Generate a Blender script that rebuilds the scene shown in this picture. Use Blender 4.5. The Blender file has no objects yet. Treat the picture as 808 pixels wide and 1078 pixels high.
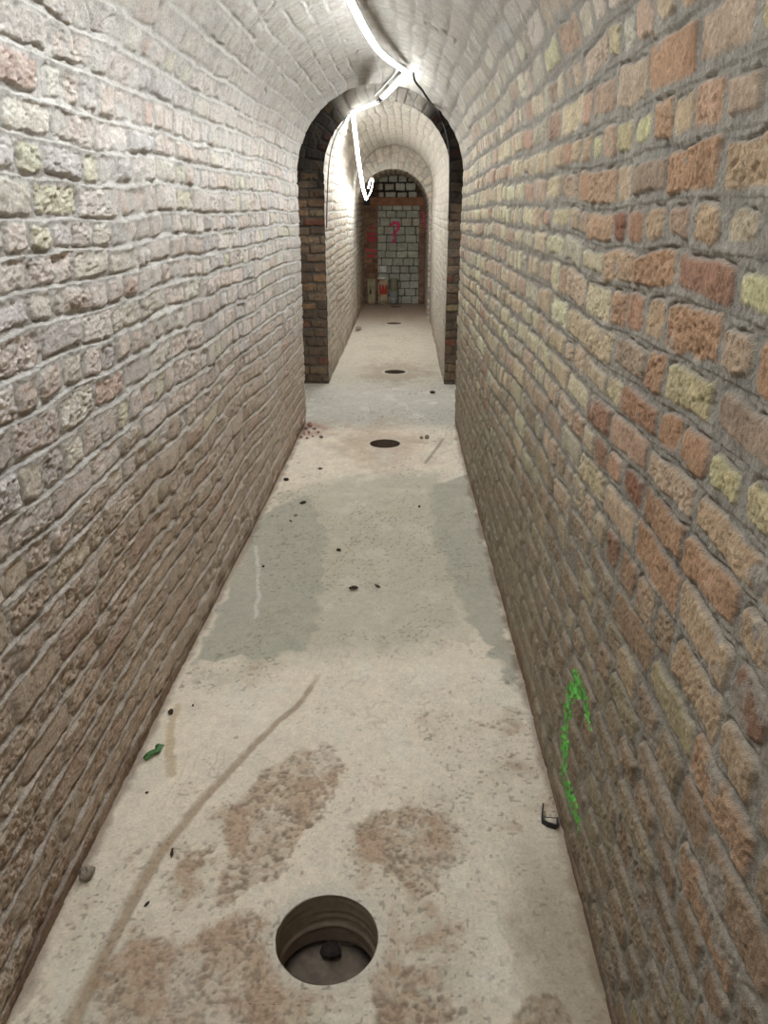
import bpy, math, random
import numpy as np

sc = bpy.context.scene
COL = sc.collection
PI = math.pi

# ------------------------------------------------------------------ camera
F, CX, CY = 810.0, 404.0, 539.0
EYE = np.array([0.0, 0.0, 1.5])
PITCH = math.atan(318.0 / F)
YAW = math.atan(23.0 / F * math.cos(PITCH))          # turned a little to the left
fw = np.array([-math.sin(YAW) * math.cos(PITCH), math.cos(YAW) * math.cos(PITCH), -math.sin(PITCH)])
rt = np.array([math.cos(YAW), math.sin(YAW), 0.0])
up = np.cross(rt, fw)

def ray(px, py):
    return fw + rt * ((px - CX) / F) - up * ((py - CY) / F)

def on_floor(px, py, z=0.0):
    d = ray(px, py); t = (z - EYE[2]) / d[2]
    return EYE + d * t

def at_y(px, py, Y):
    d = ray(px, py)
    return EYE + d * (Y / d[1])

def at_x(px, py, X):
    d = ray(px, py)
    return EYE + d * (X / d[0])

cam = bpy.data.cameras.new('camera')
co = bpy.data.objects.new('camera', cam)
COL.objects.link(co)
co.location = EYE
co.rotation_euler = (PI / 2 - PITCH, 0, YAW)
cam.sensor_fit = 'VERTICAL'; cam.sensor_height = 36.0; cam.lens = F / 1078.0 * 36.0
cam.clip_start = 0.02
sc.camera = co

# ------------------------------------------------------------------ numpy noise
def _h(ix, iy, seed):
    a = (ix.astype(np.int64) * 374761393 + iy.astype(np.int64) * 668265263 + seed * 974634777) & 0xFFFFFFFF
    a = ((a ^ (a >> 13)) * 1274126177) & 0xFFFFFFFF
    a = ((a ^ (a >> 16)) * 2246822519) & 0xFFFFFFFF
    return ((a ^ (a >> 15)) & 0xFFFFFF) / float(0xFFFFFF)

def vn(x, y, seed=0):
    """value noise, about -1..1"""
    x0 = np.floor(x); y0 = np.floor(y)
    fx = x - x0; fy = y - y0
    fx = fx * fx * (3 - 2 * fx); fy = fy * fy * (3 - 2 * fy)
    a = _h(x0, y0, seed); b = _h(x0 + 1, y0, seed); c = _h(x0, y0 + 1, seed); d = _h(x0 + 1, y0 + 1, seed)
    return 2 * ((a * (1 - fx) + b * fx) * (1 - fy) + (c * (1 - fx) + d * fx) * fy) - 1

def fbm(x, y, seed=0, o=3):
    s = 0; a = 1.0; t = 0
    for k in range(o):
        s = s + a * vn(x * 2.03 ** k + 17.3 * k, y * 2.03 ** k - 9.1 * k, seed + k * 31)
        t += a; a *= 0.55
    return s / t * 1.4

def ss(a, b, x):
    t = np.clip((x - a) / (b - a), 0, 1)
    return t * t * (3 - 2 * t)

def lin(r, g, b):
    c = np.array([r, g, b]) / 255.0
    return np.where(c <= 0.04045, c / 12.92, ((c + 0.055) / 1.055) ** 2.4)

def mix(a, b, t):
    t = np.asarray(t)[..., None]
    return a * (1 - t) + b * t

# ------------------------------------------------------------------ materials
def mat_base(name):
    m = bpy.data.materials.new(name); m.use_nodes = True
    nt = m.node_tree
    return m, nt, nt.nodes['Principled BSDF']

def attr_mat(name, rough=0.92, bump=0.35, scale=170.0, var=0.25, spec=0.25):
    """surface whose brick / stain colours come from the mesh, with fine procedural grain on top"""
    m, nt, bs = mat_base(name)
    N = nt.nodes; L = nt.links
    at = N.new('ShaderNodeAttribute'); at.attribute_name = 'Col'
    tc = N.new('ShaderNodeTexCoord')
    n1 = N.new('ShaderNodeTexNoise'); n1.inputs['Scale'].default_value = scale; n1.inputs['Detail'].default_value = 6; n1.inputs['Roughness'].default_value = 0.65
    n2 = N.new('ShaderNodeTexNoise'); n2.inputs['Scale'].default_value = scale * 3.1; n2.inputs['Detail'].default_value = 3
    L.new(tc.outputs['Object'], n1.inputs['Vector']); L.new(tc.outputs['Object'], n2.inputs['Vector'])
    mr = N.new('ShaderNodeMapRange'); mr.inputs['From Min'].default_value = 0.3; mr.inputs['From Max'].default_value = 0.7
    mr.inputs['To Min'].default_value = 1 - var; mr.inputs['To Max'].default_value = 1 + var
    L.new(n1.outputs['Fac'], mr.inputs['Value'])
    mx = N.new('ShaderNodeVectorMath'); mx.operation = 'MULTIPLY'
    L.new(at.outputs['Color'], mx.inputs[0]); L.new(mr.outputs['Result'], mx.inputs[1])
    L.new(mx.outputs['Vector'], bs.inputs['Base Color'])
    ad = N.new('ShaderNodeMath'); ad.operation = 'ADD'
    L.new(n1.outputs['Fac'], ad.inputs[0]); L.new(n2.outputs['Fac'], ad.inputs[1])
    bp = N.new('ShaderNodeBump'); bp.inputs['Strength'].default_value = bump; bp.inputs['Distance'].default_value = 0.004
    L.new(ad.outputs['Value'], bp.inputs['Height']); L.new(bp.outputs['Normal'], bs.inputs['Normal'])
    bs.inputs['Roughness'].default_value = rough
    bs.inputs['Specular IOR Level'].default_value = spec
    return m

def plain(name, c1, c2=None, rough=0.6, scale=40.0, metal=0.0, bump=0.1):
    m, nt, bs = mat_base(name)
    N = nt.nodes; L = nt.links
    c2 = c2 if c2 is not None else tuple(0.7 * v for v in c1)
    tc = N.new('ShaderNodeTexCoord')
    n = N.new('ShaderNodeTexNoise'); n.inputs['Scale'].default_value = scale; n.inputs['Detail'].default_value = 5
    L.new(tc.outputs['Object'], n.inputs['Vector'])
    r = N.new('ShaderNodeValToRGB')
    r.color_ramp.elements[0].position = 0.35; r.color_ramp.elements[1].position = 0.65
    r.color_ramp.elements[0].color = (*c1, 1); r.color_ramp.elements[1].color = (*c2, 1)
    L.new(n.outputs['Fac'], r.inputs['Fac']); L.new(r.outputs['Color'], bs.inputs['Base Color'])
    bp = N.new('ShaderNodeBump'); bp.inputs['Strength'].default_value = bump; bp.inputs['Distance'].default_value = 0.003
    L.new(n.outputs['Fac'], bp.inputs['Height']); L.new(bp.outputs['Normal'], bs.inputs['Normal'])
    bs.inputs['Roughness'].default_value = rough; bs.inputs['Metallic'].default_value = metal
    return m

def emit(name, col, strength):
    m = bpy.data.materials.new(name); m.use_nodes = True
    nt = m.node_tree; nt.nodes.clear()
    e = nt.nodes.new('ShaderNodeEmission'); e.inputs['Color'].default_value = (*col, 1); e.inputs['Strength'].default_value = strength
    o = nt.nodes.new('ShaderNodeOutputMaterial'); nt.links.new(e.outputs[0], o.inputs[0])
    return m

M_BRICK = attr_mat('old_brickwork', bump=0.6, scale=170, var=0.28)
M_FLOOR = attr_mat('concrete_floor', rough=0.85, bump=0.22, scale=150, var=0.14)
M_BLOCK = attr_mat('concrete_block', bump=0.3, scale=80, var=0.1)

# ------------------------------------------------------------------ mesh makers
def raw_mesh(name, co_, quads, col=None, mat=None, parent=None, smooth=True):
    me = bpy.data.meshes.new(name)
    co_ = np.ascontiguousarray(co_, dtype=np.float32).reshape(-1, 3)
    quads = np.ascontiguousarray(quads, dtype=np.int32).reshape(-1, 4)
    nq = len(quads)
    me.vertices.add(len(co_)); me.vertices.foreach_set('co', co_.ravel())
    me.loops.add(nq * 4); me.loops.foreach_set('vertex_index', quads.ravel())
    me.polygons.add(nq)
    me.polygons.foreach_set('loop_start', np.arange(0, nq * 4, 4, dtype=np.int32))
    me.polygons.foreach_set('use_smooth', np.full(nq, smooth, dtype=bool))
    me.update(calc_edges=True)
    if col is not None:
        ca = me.color_attributes.new('Col', 'FLOAT_COLOR', 'POINT')
        c4 = np.ones((len(co_), 4), dtype=np.float32); c4[:, :3] = np.clip(col.reshape(-1, 3), 0.005, 0.95)
        ca.data.foreach_set('color', c4.ravel())
    if mat: me.materials.append(mat)
    o = bpy.data.objects.new(name, me); COL.objects.link(o)
    if parent is not None: o.parent = parent
    return o

def grid_quads(nr, nc, flip=False):
    i = np.arange(nr * nc).reshape(nr, nc)
    q = np.stack([i[:-1, :-1], i[:-1, 1:], i[1:, 1:], i[1:, :-1]], -1).reshape(-1, 4)
    return q[:, ::-1] if flip else q

class MB:
    """collects simple solids into one mesh"""
    def __init__(s): s.v = []; s.f = []
    def add(s, vs, fs):
        b = len(s.v); s.v += [tuple(map(float, p)) for p in vs]; s.f += [tuple(b + i for i in f) for f in fs]
    def box(s, c, d, bev=0.0):
        x, y, z = (k / 2 for k in d); b = min(bev, x * .9, y * .9, z * .9)
        if b <= 0:
            vs = [(c[0] + sx * x, c[1] + sy * y, c[2] + sz * z) for sz in (-1, 1) for sx, sy in ((-1, -1), (1, -1), (1, 1), (-1, 1))]
            s.add(vs, [(3, 2, 1, 0), (4, 5, 6, 7)] + [(i, (i + 1) % 4, (i + 1) % 4 + 4, i + 4) for i in range(4)]); return
        rings = []
        for zz, ins in ((-z, b), (-z + b, 0), (z - b, 0), (z, b)):
            r = []
            for sx, sy in ((-1, -1), (1, -1), (1, 1), (-1, 1)):
                px, py = x - ins, y - ins
                p1 = (sx * (px - b), sy * py); p2 = (sx * px, sy * (py - b))
                r += [p1, p2] if sx * sy < 0 else [p2, p1]
            rings.append([(c[0] + a, c[1] + e, c[2] + zz) for a, e in r])
        s.loft(rings)
    def loft(s, rings, caps=True, closed=True):
        n = len(rings[0]); vs = [p for r in rings for p in r]; fs = []
        for k in range(len(rings) - 1):
            for i in range(n if closed else n - 1):
                j = (i + 1) % n
                fs.append((k * n + i, k * n + j, (k + 1) * n + j, (k + 1) * n + i))
        if caps:
            fs.append(tuple(range(n - 1, -1, -1))); fs.append(tuple((len(rings) - 1) * n + i for i in range(n)))
        s.add(vs, fs)
    def tube(s, pts, r, n=10):
        s.sweep(pts, [(r * math.cos(2 * PI * i / n), r * math.sin(2 * PI * i / n)) for i in range(n)])
    def sweep(s, pts, prof, ref=(0, 0, 1), closed=True, caps=True):
        pts = [np.array(p, float) for p in pts]; rings = []
        for i, p in enumerate(pts):
            a = pts[max(i - 1, 0)]; b = pts[min(i + 1, len(pts) - 1)]
            t = (b - a) / (np.linalg.norm(b - a) + 1e-9)
            r = np.array(ref, float)
            w = r - t * r.dot(t)
            if np.linalg.norm(w) < 0.15: w = w + np.array([0, 1, 0]) - t * t[1]
            w /= np.linalg.norm(w); u = np.cross(t, w)
            rings.append([tuple(p + u * x + w * y) for x, y in prof])
        s.loft(rings, caps, closed)
    def build(s, name, mat, parent=None, smooth=False):
        me = bpy.data.meshes.new(name); me.from_pydata(s.v, [], s.f); me.update()
        if smooth: me.polygons.foreach_set('use_smooth', [True] * len(me.polygons))
        me.materials.append(mat)
        o = bpy.data.objects.new(name, me); COL.objects.link(o)
        if parent is not None: o.parent = parent
        return o

def spline(pts, per=10):
    """Catmull-Rom through 3-D points"""
    P = [np.array(p, float) for p in pts]; out = []
    for i in range(len(P) - 1):
        p0 = P[max(i - 1, 0)]; p1 = P[i]; p2 = P[i + 1]; p3 = P[min(i + 2, len(P) - 1)]
        for k in range(per):
            t = k / per
            out.append(0.5 * (2 * p1 + (p2 - p0) * t + (2 * p0 - 5 * p1 + 4 * p2 - p3) * t ** 2 + (3 * p1 - p0 - 3 * p2 + p3) * t ** 3))
    out.append(P[-1]); return out

def struct(o): o['kind'] = 'structure'; return o
def tag(o, label, cat, group=None):
    o['label'] = label; o['category'] = cat
    if group: o['group'] = group
    return o
def empty(name, loc=(0, 0, 0)):
    o = bpy.data.objects.new(name, None); COL.objects.link(o); o.location = loc; o.empty_display_size = 0.1
    return o

# ------------------------------------------------------------------ brickwork
def brick_cells(U, V, seed, P=0.077, Ls=0.222, Lh=0.108, p_str=0.45, joint=0.013, wav=1.0):
    U = np.asarray(U, float); V = np.asarray(V, float)
    w = fbm(U * 1.1, V * 1.6, seed + 1, 2) * 0.020 * wav + vn(U * 7, V * 7, seed + 2) * 0.005 * wav
    V2 = V + w
    U2 = U + vn(U * 5 + 3, V * 9, seed + 3) * 0.008 * wav
    rng = np.random.default_rng(seed)
    v0 = -3.4; n = 150
    rb = v0 + np.concatenate([[0], np.cumsum(P * (1 + 0.10 * rng.uniform(-1, 1, n)))])
    r = np.clip(np.searchsorted(rb, V2.ravel(), side='right') - 1, 0, len(rb) - 2).reshape(V2.shape)
    Hh = (rb[r + 1] - rb[r]); ly = V2 - (rb[r] + Hh / 2)
    x0 = np.zeros_like(U2); x1 = np.zeros_like(U2); bi = np.zeros(U2.shape, np.int64)
    u0 = -4.0; u1 = 15.5
    for k in np.unique(r):
        g = np.random.default_rng(seed * 1000 + int(k))
        m = int((u1 - u0) / Lh) + 8
        pr = np.clip((p_str + 0.42 if k % 2 else p_str - 0.34) + 0.15 * g.uniform(-1, 1), 0.05, 0.95)     # courses of stretchers and headers by turns
        ln = np.where(g.random(m) < pr, Ls * (1 + 0.09 * g.uniform(-1, 1, m)), Lh * (1 + 0.12 * g.uniform(-1, 1, m)))
        b = u0 - g.uniform(0, Ls) + np.concatenate([[0], np.cumsum(ln)])
        s = r == k
        q = np.clip(np.searchsorted(b, U2[s], side='right') - 1, 0, len(b) - 2)
        x0[s] = b[q]; x1[s] = b[q + 1]; bi[s] = q
    Lb = x1 - x0; lx = U2 - (x0 + x1) / 2
    R = [_h(bi, r, seed + 100 + k) for k in range(8)]
    m = joint * 0.5 * (0.55 + 0.9 * R[0])
    rad = 0.006 + 0.016 * R[1] ** 1.5
    sk = (R[2] - 0.5) * 0.10
    ly2 = ly + lx * sk
    qx = np.abs(lx) - (Lb / 2 - m) + rad; qy = np.abs(ly2) - (Hh / 2 - m) + rad
    d = np.hypot(np.maximum(qx, 0), np.maximum(qy, 0)) + np.minimum(np.maximum(qx, qy), 0) - rad
    d = d + vn(U * 26, V * 26, seed + 5) * 0.0040 * wav + vn(U * 75, V * 75, seed + 6) * 0.0026 * wav
    return dict(d=d, lx=lx, ly=ly, L=Lb, H=Hh, cu=(x0 + x1) / 2, cv=rb[r] + Hh / 2, R=R)

def pick(pal, w, rnd):
    pal = np.array([lin(*p) for p in pal]); c = np.cumsum(w) / np.sum(w)
    return pal[np.clip(np.searchsorted(c, rnd.ravel()), 0, len(w) - 1).reshape(rnd.shape)]

# palettes: colours of the bricks themselves
P_ORANGE = ([(200, 152, 116), (192, 142, 110), (166, 110, 84), (202, 168, 134), (210, 190, 146), (190, 156, 132), (214, 202, 152), (178, 150, 128)], [3, 1.6, 0.9, 2.8, 1.8, 2.6, 0.8, 2.4])
P_BUFF = ([(208, 184, 154), (200, 172, 146), (210, 194, 160), (194, 164, 142), (188, 176, 154), (196, 152, 130), (216, 206, 170)], [3, 3, 2, 2, 2, 0.8, 1])
P_PALE = ([(222, 210, 202), (214, 198, 188), (222, 216, 200), (204, 198, 196), (216, 212, 182), (212, 192, 178), (198, 192, 192), (198, 166, 152)], [3, 3, 2, 1.4, 1.2, 1.6, 0.8, 0.4])
P_BROWN = ([(194, 172, 152), (184, 162, 142), (192, 160, 144), (196, 180, 158), (174, 156, 140), (184, 146, 130)], [3, 3, 1.6, 2, 2, 0.6])
P_VAULT = ([(190, 180, 168), (198, 190, 178), (182, 170, 160), (194, 188, 168), (178, 174, 168)], [2, 2, 2, 1.2, 1.4])
P_PIER = ([(136, 116, 94), (118, 98, 80), (148, 118, 88), (104, 88, 74), (128, 84, 68), (152, 136, 104)], [2, 2, 1.4, 2, .8, .8])

def surface(U, V, seed, pal_fn, cells=None, hb=0.009, mortar=(150, 143, 132), slope=0.5, rough=1.0, smear=0.1, dust=0.15, lvl=0.3, dustcol=(206, 198, 186), **kw):
    """height (towards the room) and colour of old brickwork at (U, V)"""
    c = brick_cells(U, V, seed, **kw) if cells is None else cells
    d, R = c['d'], c['R']
    t = ss(0.0015, -0.0075, d)
    n45 = fbm(U * 45, V * 45, seed + 11, 3); n20 = fbm(U * 17, V * 17, seed + 12, 2); n120 = fbm(U * 130, V * 130, seed + 13, 2)
    lowf = fbm(U * 1.7, V * 1.7, seed + 14, 3)
    wear = 0.45 + 1.1 * R[3]
    hbk = hb * (0.75 + 0.75 * (R[4] - 0.25)) + (c['lx'] / c['L'] * (R[5] - 0.5) + c['ly'] / c['H'] * (R[6] - 0.5)) * 0.010
    pit = ss(0.50, 0.72, vn(U * 120, V * 120, seed + 15)) * 0.0026 * wear + ss(0.25, 0.8, n20 + 0.3 * n120) * 0.005 * ss(0.6, 0.95, R[3])
    n220 = vn(U * 230, V * 230, seed + 19)
    hbk = hbk + (n45 * 0.0019 + n120 * 0.0013 + n220 * 0.0010) * wear * rough - pit * rough + np.clip(-d / 0.03, 0, 1) * 0.0012
    hm = hb * lvl + slope * hb * np.clip(c['ly'] / c['H'] * 2, -1, 1) * 0.9 + n45 * 0.0020 + n120 * 0.0016 + n20 * 0.0035
    sm = smear * 1.0
    cover = ss(0.42 - sm, 0.62 - sm, n20 * 0.6 + lowf * 0.4 + 0.12 * n45) * (0.95 if smear > 0 else 0)
    h = hm * (1 - t) + hbk * t
    h = h * (1 - cover) + np.maximum(h, hb * 0.75 + n45 * 0.002 + n120 * 0.001) * cover
    crack = np.exp(-((d - 0.001) / 0.0026) ** 2) * ss(-0.3, 0.35, n20 + 0.4 * vn(U * 9, V * 9, seed + 16)) * ss(0.1, -0.35, c['ly'] / c['H'])
    h = h - crack * 0.008 * (1 - 0.6 * cover)
    h = h + lowf * 0.006
    bc = pal_fn(c, R)
    bc = bc * (1 + 0.13 * n20 + 0.11 * n45 + 0.13 * n120 - 0.35 * ss(0.50, 0.72, vn(U * 120, V * 120, seed + 15)) * ss(0.4, 0.8, R[3]))[..., None] * (0.9 + 0.2 * R[7])[..., None]
    m2 = ss(0.2, 0.9, fbm(U * 11 + 50, V * 11, seed + 17, 2)) * R[2]
    bc = mix(bc, bc * np.array([0.84, 0.76, 0.70]), m2 * 0.7)
    mc = lin(*mortar) * (1 + 0.12 * n20 + 0.12 * n45 + 0.08 * lowf)[..., None]
    col = mix(mc, bc, t * (1 - 0.85 * cover))
    du = np.clip(dust * (0.6 + 0.9 * lowf + 0.8 * n45), 0, 0.85)
    col = mix(col, np.broadcast_to(lin(*dustcol), col.shape), du)
    return h, col

def profile(cx, r, hs):
    """arched section: s runs from the floor on the left over the crown to the floor on the right"""
    S = 2 * hs + PI * r
    def pos(s):
        s = np.asarray(s, float)
        a = np.clip((s - hs) / r, 0, PI)
        x = np.where(s < hs, cx - r, np.where(s > hs + PI * r, cx + r, cx - r * np.cos(a)))
        z = np.where(s < hs, s, np.where(s > hs + PI * r, S - s, hs + r * np.sin(a)))
        nx = np.where(s < hs, 1.0, np.where(s > hs + PI * r, -1.0, np.cos(a)))
        nz = np.where((s < hs) | (s > hs + PI * r), 0.0, -np.sin(a))
        return x, z, nx, nz
    return pos, S

def ycols(y0, y1, step):
    out = [y0]
    while out[-1] < y1 - 1e-4:
        out.append(min(y1, out[-1] + step(out[-1])))
    if len(out) > 2 and out[-1] - out[-2] < 0.3 * (out[-2] - out[-3]): out.pop(-2)
    return np.array(out)

def arch_shell(prof, rows, Y, fn, name, ix0=0):
    """one piece of tunnel lining; fn(U=Y, V=s) gives height and colour"""
    pos, S = prof
    x, z, nx, nz = pos(rows)
    V, U = np.meshgrid(rows, Y, indexing='ij')
    h, col = fn(U, V)
    X = x[:, None] + nx[:, None] * h; Z = z[:, None] + nz[:, None] * h
    return np.stack([X, U, Z], -1), col

# ---- near vault: x -0.74 .. 0.38
NX, NR, NH = -0.178, 0.560, 1.70
NPROF = profile(NX, NR, NH); NS = NPROF[1]
Y1, Y2, Y3, Y4 = 5.66, 7.07, 11.7, 13.72

def pal_near(c, R):
    left = c['cv'] < NS / 2
    sv = np.where(left, c['cv'], NS - c['cv'])               # height up the wall, then round the arch
    j = (R[7] - 0.5)
    pale = pick(*P_PALE, R[0]); brown = pick(*P_BROWN, R[1]); org = pick(*P_ORANGE, R[0]); buff = pick(*P_BUFF, R[1]); vau = pick(*P_VAULT, R[2])
    lw = mix(brown, pale, ss(0.35, 1.15, sv + j * 0.5 + 0.10 * (c['cu'] - 2.0)))
    lw = 0.70 * lw + 0.30 * mix(np.broadcast_to(lin(186, 166, 146), lw.shape), np.broadcast_to(lin(216, 206, 196), lw.shape), ss(0.35, 1.15, sv))
    rw = mix(org, buff, ss(1.0, 2.6, c['cu'] + j * 1.2))
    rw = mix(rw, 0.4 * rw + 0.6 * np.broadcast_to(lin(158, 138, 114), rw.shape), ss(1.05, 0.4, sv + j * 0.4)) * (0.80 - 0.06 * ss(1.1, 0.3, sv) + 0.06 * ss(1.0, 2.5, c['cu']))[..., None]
    gm = rw.mean(-1, keepdims=True); rw = (gm + (rw - gm) * 0.86) * np.array([0.93, 0.95, 0.90])
    out = np.where(left[..., None], lw, rw)
    return mix(out, vau, ss(1.75, 2.15, sv + j * 0.3) * 0.9)

def fn_left(U, V):
    return surface(U, V, 11, pal_near, hb=0.010, mortar=(188, 183, 176), slope=0.5, rough=1.3, smear=0.15, dust=0.26, dustcol=(218, 212, 204), joint=0.016, P=0.081, lvl=0.62)
def fn_right(U, V):
    return surface(U, V, 23, pal_near, hb=0.008, mortar=(142, 136, 126), slope=0.2, rough=1.0, smear=0.03, dust=0.10, dustcol=(176, 164, 146), joint=0.021, P=0.078, lvl=0.4)
def fn_ceil(U, V):
    return surface(U, V, 11, pal_near, hb=0.008, mortar=(172, 164, 152), slope=0.2, rough=1.0, smear=0.22, dust=0.14, joint=0.015, P=0.079)

def fn_near(U, V):
    """left wall, crown and right wall in one field so that the pieces meet"""
    hl, cl = fn_left(U, V); hr, cr = fn_right(U, V)
    w = ss(NS / 2 - 0.12, NS / 2 + 0.12, V + 0.03 * vn(U * 8, V * 8, 5))
    h = hl * (1 - w) + hr * w; col = mix(cl, cr, w)
    k = ss(NH - 0.05, NH + 0.45, np.minimum(V, NS - V))
    # grime towards the floor: brown on the left, grey-olive on the right
    zz = np.minimum(V, NS - V); g2 = ss(1.0, 0.25, zz + 0.25 * fbm(U * 2, V * 3, 73, 3))
    col = np.where((V < NS / 2)[..., None], mix(col, np.broadcast_to(lin(186, 166, 146), col.shape) * (1 + 0.15 * fbm(U * 30, V * 30, 72, 3))[..., None], 0.55 * ss(1.25, 0.35, zz + 0.25 * fbm(U * 2, V * 3, 73, 3))),
                   mix(col, np.broadcast_to(lin(134, 124, 104), col.shape) * (1 + 0.25 * fbm(U * 30, V * 30, 72, 3))[..., None], 0.50 * g2 * ss(0.6, 1.6, U)))
    grey = np.broadcast_to(lin(134, 127, 118), col.shape) * (1 + 0.12 * fbm(U * 14, V * 14, 77, 3))[..., None]
    col = mix(col, grey, k * 0.70); h = h * (1 - 0.45 * k)
    rg = 0.006 + 0.004 * fbm(U * 9, V * 9, 75, 3) + 0.003 * fbm(U * 34, V * 34, 76, 3)      # the arch is smeared over with mortar
    pl = k * ss(-0.5, 0.25, fbm(U * 3.5, V * 3.5, 74, 3)) * 0.75
    h = h * (1 - pl) + rg * pl
    ck = ss(0.055, 0.0, np.abs(fbm(U * 7, V * 5, 70, 2))) * ss(0.15, 0.6, fbm(U * 4, V * 4, 71, 2)) * k
    h = h - ck * 0.007; col = mix(col, np.broadcast_to(lin(96, 86, 76), col.shape), 0.5 * ck)
    # red-brown dirt and soil splash just above the floor
    zf = np.minimum(V, NS - V)
    b = ss(0.09, 0.0, zf + 0.05 * fbm(U * 9, V * 9, 78, 2))
    col = mix(col, np.broadcast_to(lin(112, 84, 66), col.shape), 0.65 * b)
    zf = np.minimum(V, NS - V)
    h = h * (0.35 + 0.65 * ss(0.0, 0.05, zf)) - 0.008 - 0.034 * ss(5.4, 1.3, U) * ss(NH + 0.4, NH - 0.5, zf)
    return h, col

def near_lining():
    # block A in front (fine), block B behind (half as many rows), sharing their common column
    dr = 0.0052
    nb = int(round(NS / dr)) // 2 * 2 + 1
    rowsB = np.linspace(0, NS, nb); rowsA = np.linspace(0, NS, 2 * nb - 1)
    YA = ycols(0.42, 2.1, lambda y: min(max(0.0023, y * y / 305 * 0.6), 0.0075))
    YB = ycols(2.1, Y1, lambda y: 0.0105)
    YC = ycols(-2.6, 0.42, lambda y: 0.03)
    rowsC = rowsB[::4] if (nb - 1) % 4 == 0 else np.linspace(0, NS, nb // 4)
    parts = {'wall_left': [], 'ceiling': [], 'wall_right': []}
    for tagn, rows, Y in (('A', rowsA, YA), ('B', rowsB, YB), ('C', rowsC, YC)):
        P, C = arch_shell(NPROF, rows, Y, fn_near, tagn)
        if tagn == 'A':     # the seam column runs straight between block B's vertices
            P[1::2, -1] = 0.5 * (P[0:-1:2, -1] + P[2::2, -1])
        iL = int(np.searchsorted(rows, NH)); iR = int(np.searchsorted(rows, NS - NH))
        for nm, a, b in (('wall_left', 0, iL + 1), ('ceiling', iL, iR + 1), ('wall_right', iR, len(rows))):
            parts[nm].append((P[a:b], C[a:b]))
    # the blocks need the same split rows; small offsets do not show because every block uses the same field
    out = {}
    for nm, bl in parts.items():
        vs = []; cs = []; qs = []; off = 0
        for P, C in bl:
            nr, nc = P.shape[:2]
            vs.append(P.reshape(-1, 3)); cs.append(C.reshape(-1, 3)); qs.append(grid_quads(nr, nc) + off); off += nr * nc
        # return of the brickwork at the far end of this vault
        P, C = bl[1]; e = P[:, -1]; ec = C[:, -1]
        nrm = np.zeros_like(e)
        zz = e[:, 2]; ang = np.where(zz > NH, 1, 0)
        dx = e[:, 0] - NX; dz = np.where(zz > NH, zz - NH, 0); ln = np.hypot(dx, dz)
        out_d = np.stack([dx / ln, 0 * dx, dz / ln], -1)
        lay = [e, e + out_d * 0.03 + np.array([0, 0.004, 0]), e + out_d * 0.12, e + out_d * 0.36]
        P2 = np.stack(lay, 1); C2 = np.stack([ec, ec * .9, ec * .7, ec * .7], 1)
        vs.append(P2.reshape(-1, 3)); cs.append(C2.reshape(-1, 3)); qs.append(grid_quads(P2.shape[0], 4) + off)
        o = raw_mesh(nm, np.concatenate(vs), np.concatenate(qs), np.concatenate(cs), M_BRICK)
        out[nm] = struct(o)
    return out
NEAR = near_lining()

# ---- green spray mark on the right wall: paint that follows the bricks
def polydist(x, y, pts):
    d = np.full(np.shape(x), 1e9); tt = np.zeros(np.shape(x))
    tot = 0; seg = []
    for (a, b) in zip(pts[:-1], pts[1:]): seg.append(math.hypot(b[0] - a[0], b[1] - a[1]))
    T = sum(seg); acc = 0
    for (a, b), L in zip(zip(pts[:-1], pts[1:]), seg):
        t = np.clip(((x - a[0]) * (b[0] - a[0]) + (y - a[1]) * (b[1] - a[1])) / (L * L + 1e-12), 0, 1)
        q = np.hypot(x - a[0] - t * (b[0] - a[0]), y - a[1] - t * (b[1] - a[1]))
        m = q < d; d = np.where(m, q, d); tt = np.where(m, (acc + t * L) / T, tt); acc += L
    return d, tt

M_GREEN = plain('green_spray_paint', lin(112, 200, 84), lin(84, 168, 62), 0.6, 60)
def green_mark():
    px = [(616, 750), (614, 732), (611, 721), (605, 719), (599, 730), (595.5, 752), (593, 780), (592, 806), (594, 826), (601, 842), (605, 855)]
    pw = [at_x(x, y, NX + NR + 0.036) for x, y in px]
    pts = [(p[1], p[2]) for p in pw]
    ys = np.arange(min(p[0] for p in pts) - 0.12, max(p[0] for p in pts) + 0.12, 0.0026)
    zs = np.arange(min(p[1] for p in pts) - 0.05, max(p[1] for p in pts) + 0.05, 0.0022)
    Z, Y = np.meshgrid(zs, ys, indexing='ij')
    d, t = polydist(Y * 0.42, Z, [(a * 0.42, b) for a, b in pts])
    wdt = 0.017 + 0.012 * ss(0.80, 0.92, t) + 0.007 * ss(0.3, 0.12, t)
    n = fbm(Y * 60, Z * 60, 91, 3) * 0.006 + fbm(Y * 200, Z * 200, 92, 2) * 0.008
    mask = (d + n < wdt) & (fbm(Y * 120, Z * 120, 94, 2) > -0.45 + 0.35 * ss(0.4, 1.0, d / wdt))
    h, _ = fn_near(Y, NS - Z)
    X = NX + NR - h - 0.0012
    P = np.stack([X, Y, Z], -1)
    q = grid_quads(*P.shape[:2])
    mf = mask.ravel()[q].all(1)
    q = q[mf]; used, inv = np.unique(q, return_inverse=True)
    o = raw_mesh('spray_mark', P.reshape(-1, 3)[used], inv.reshape(-1, 4), None, M_GREEN, NEAR['wall_right'])
    o['label'] = 'bright green spray-painted hooked squiggle'
green_mark()

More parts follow.
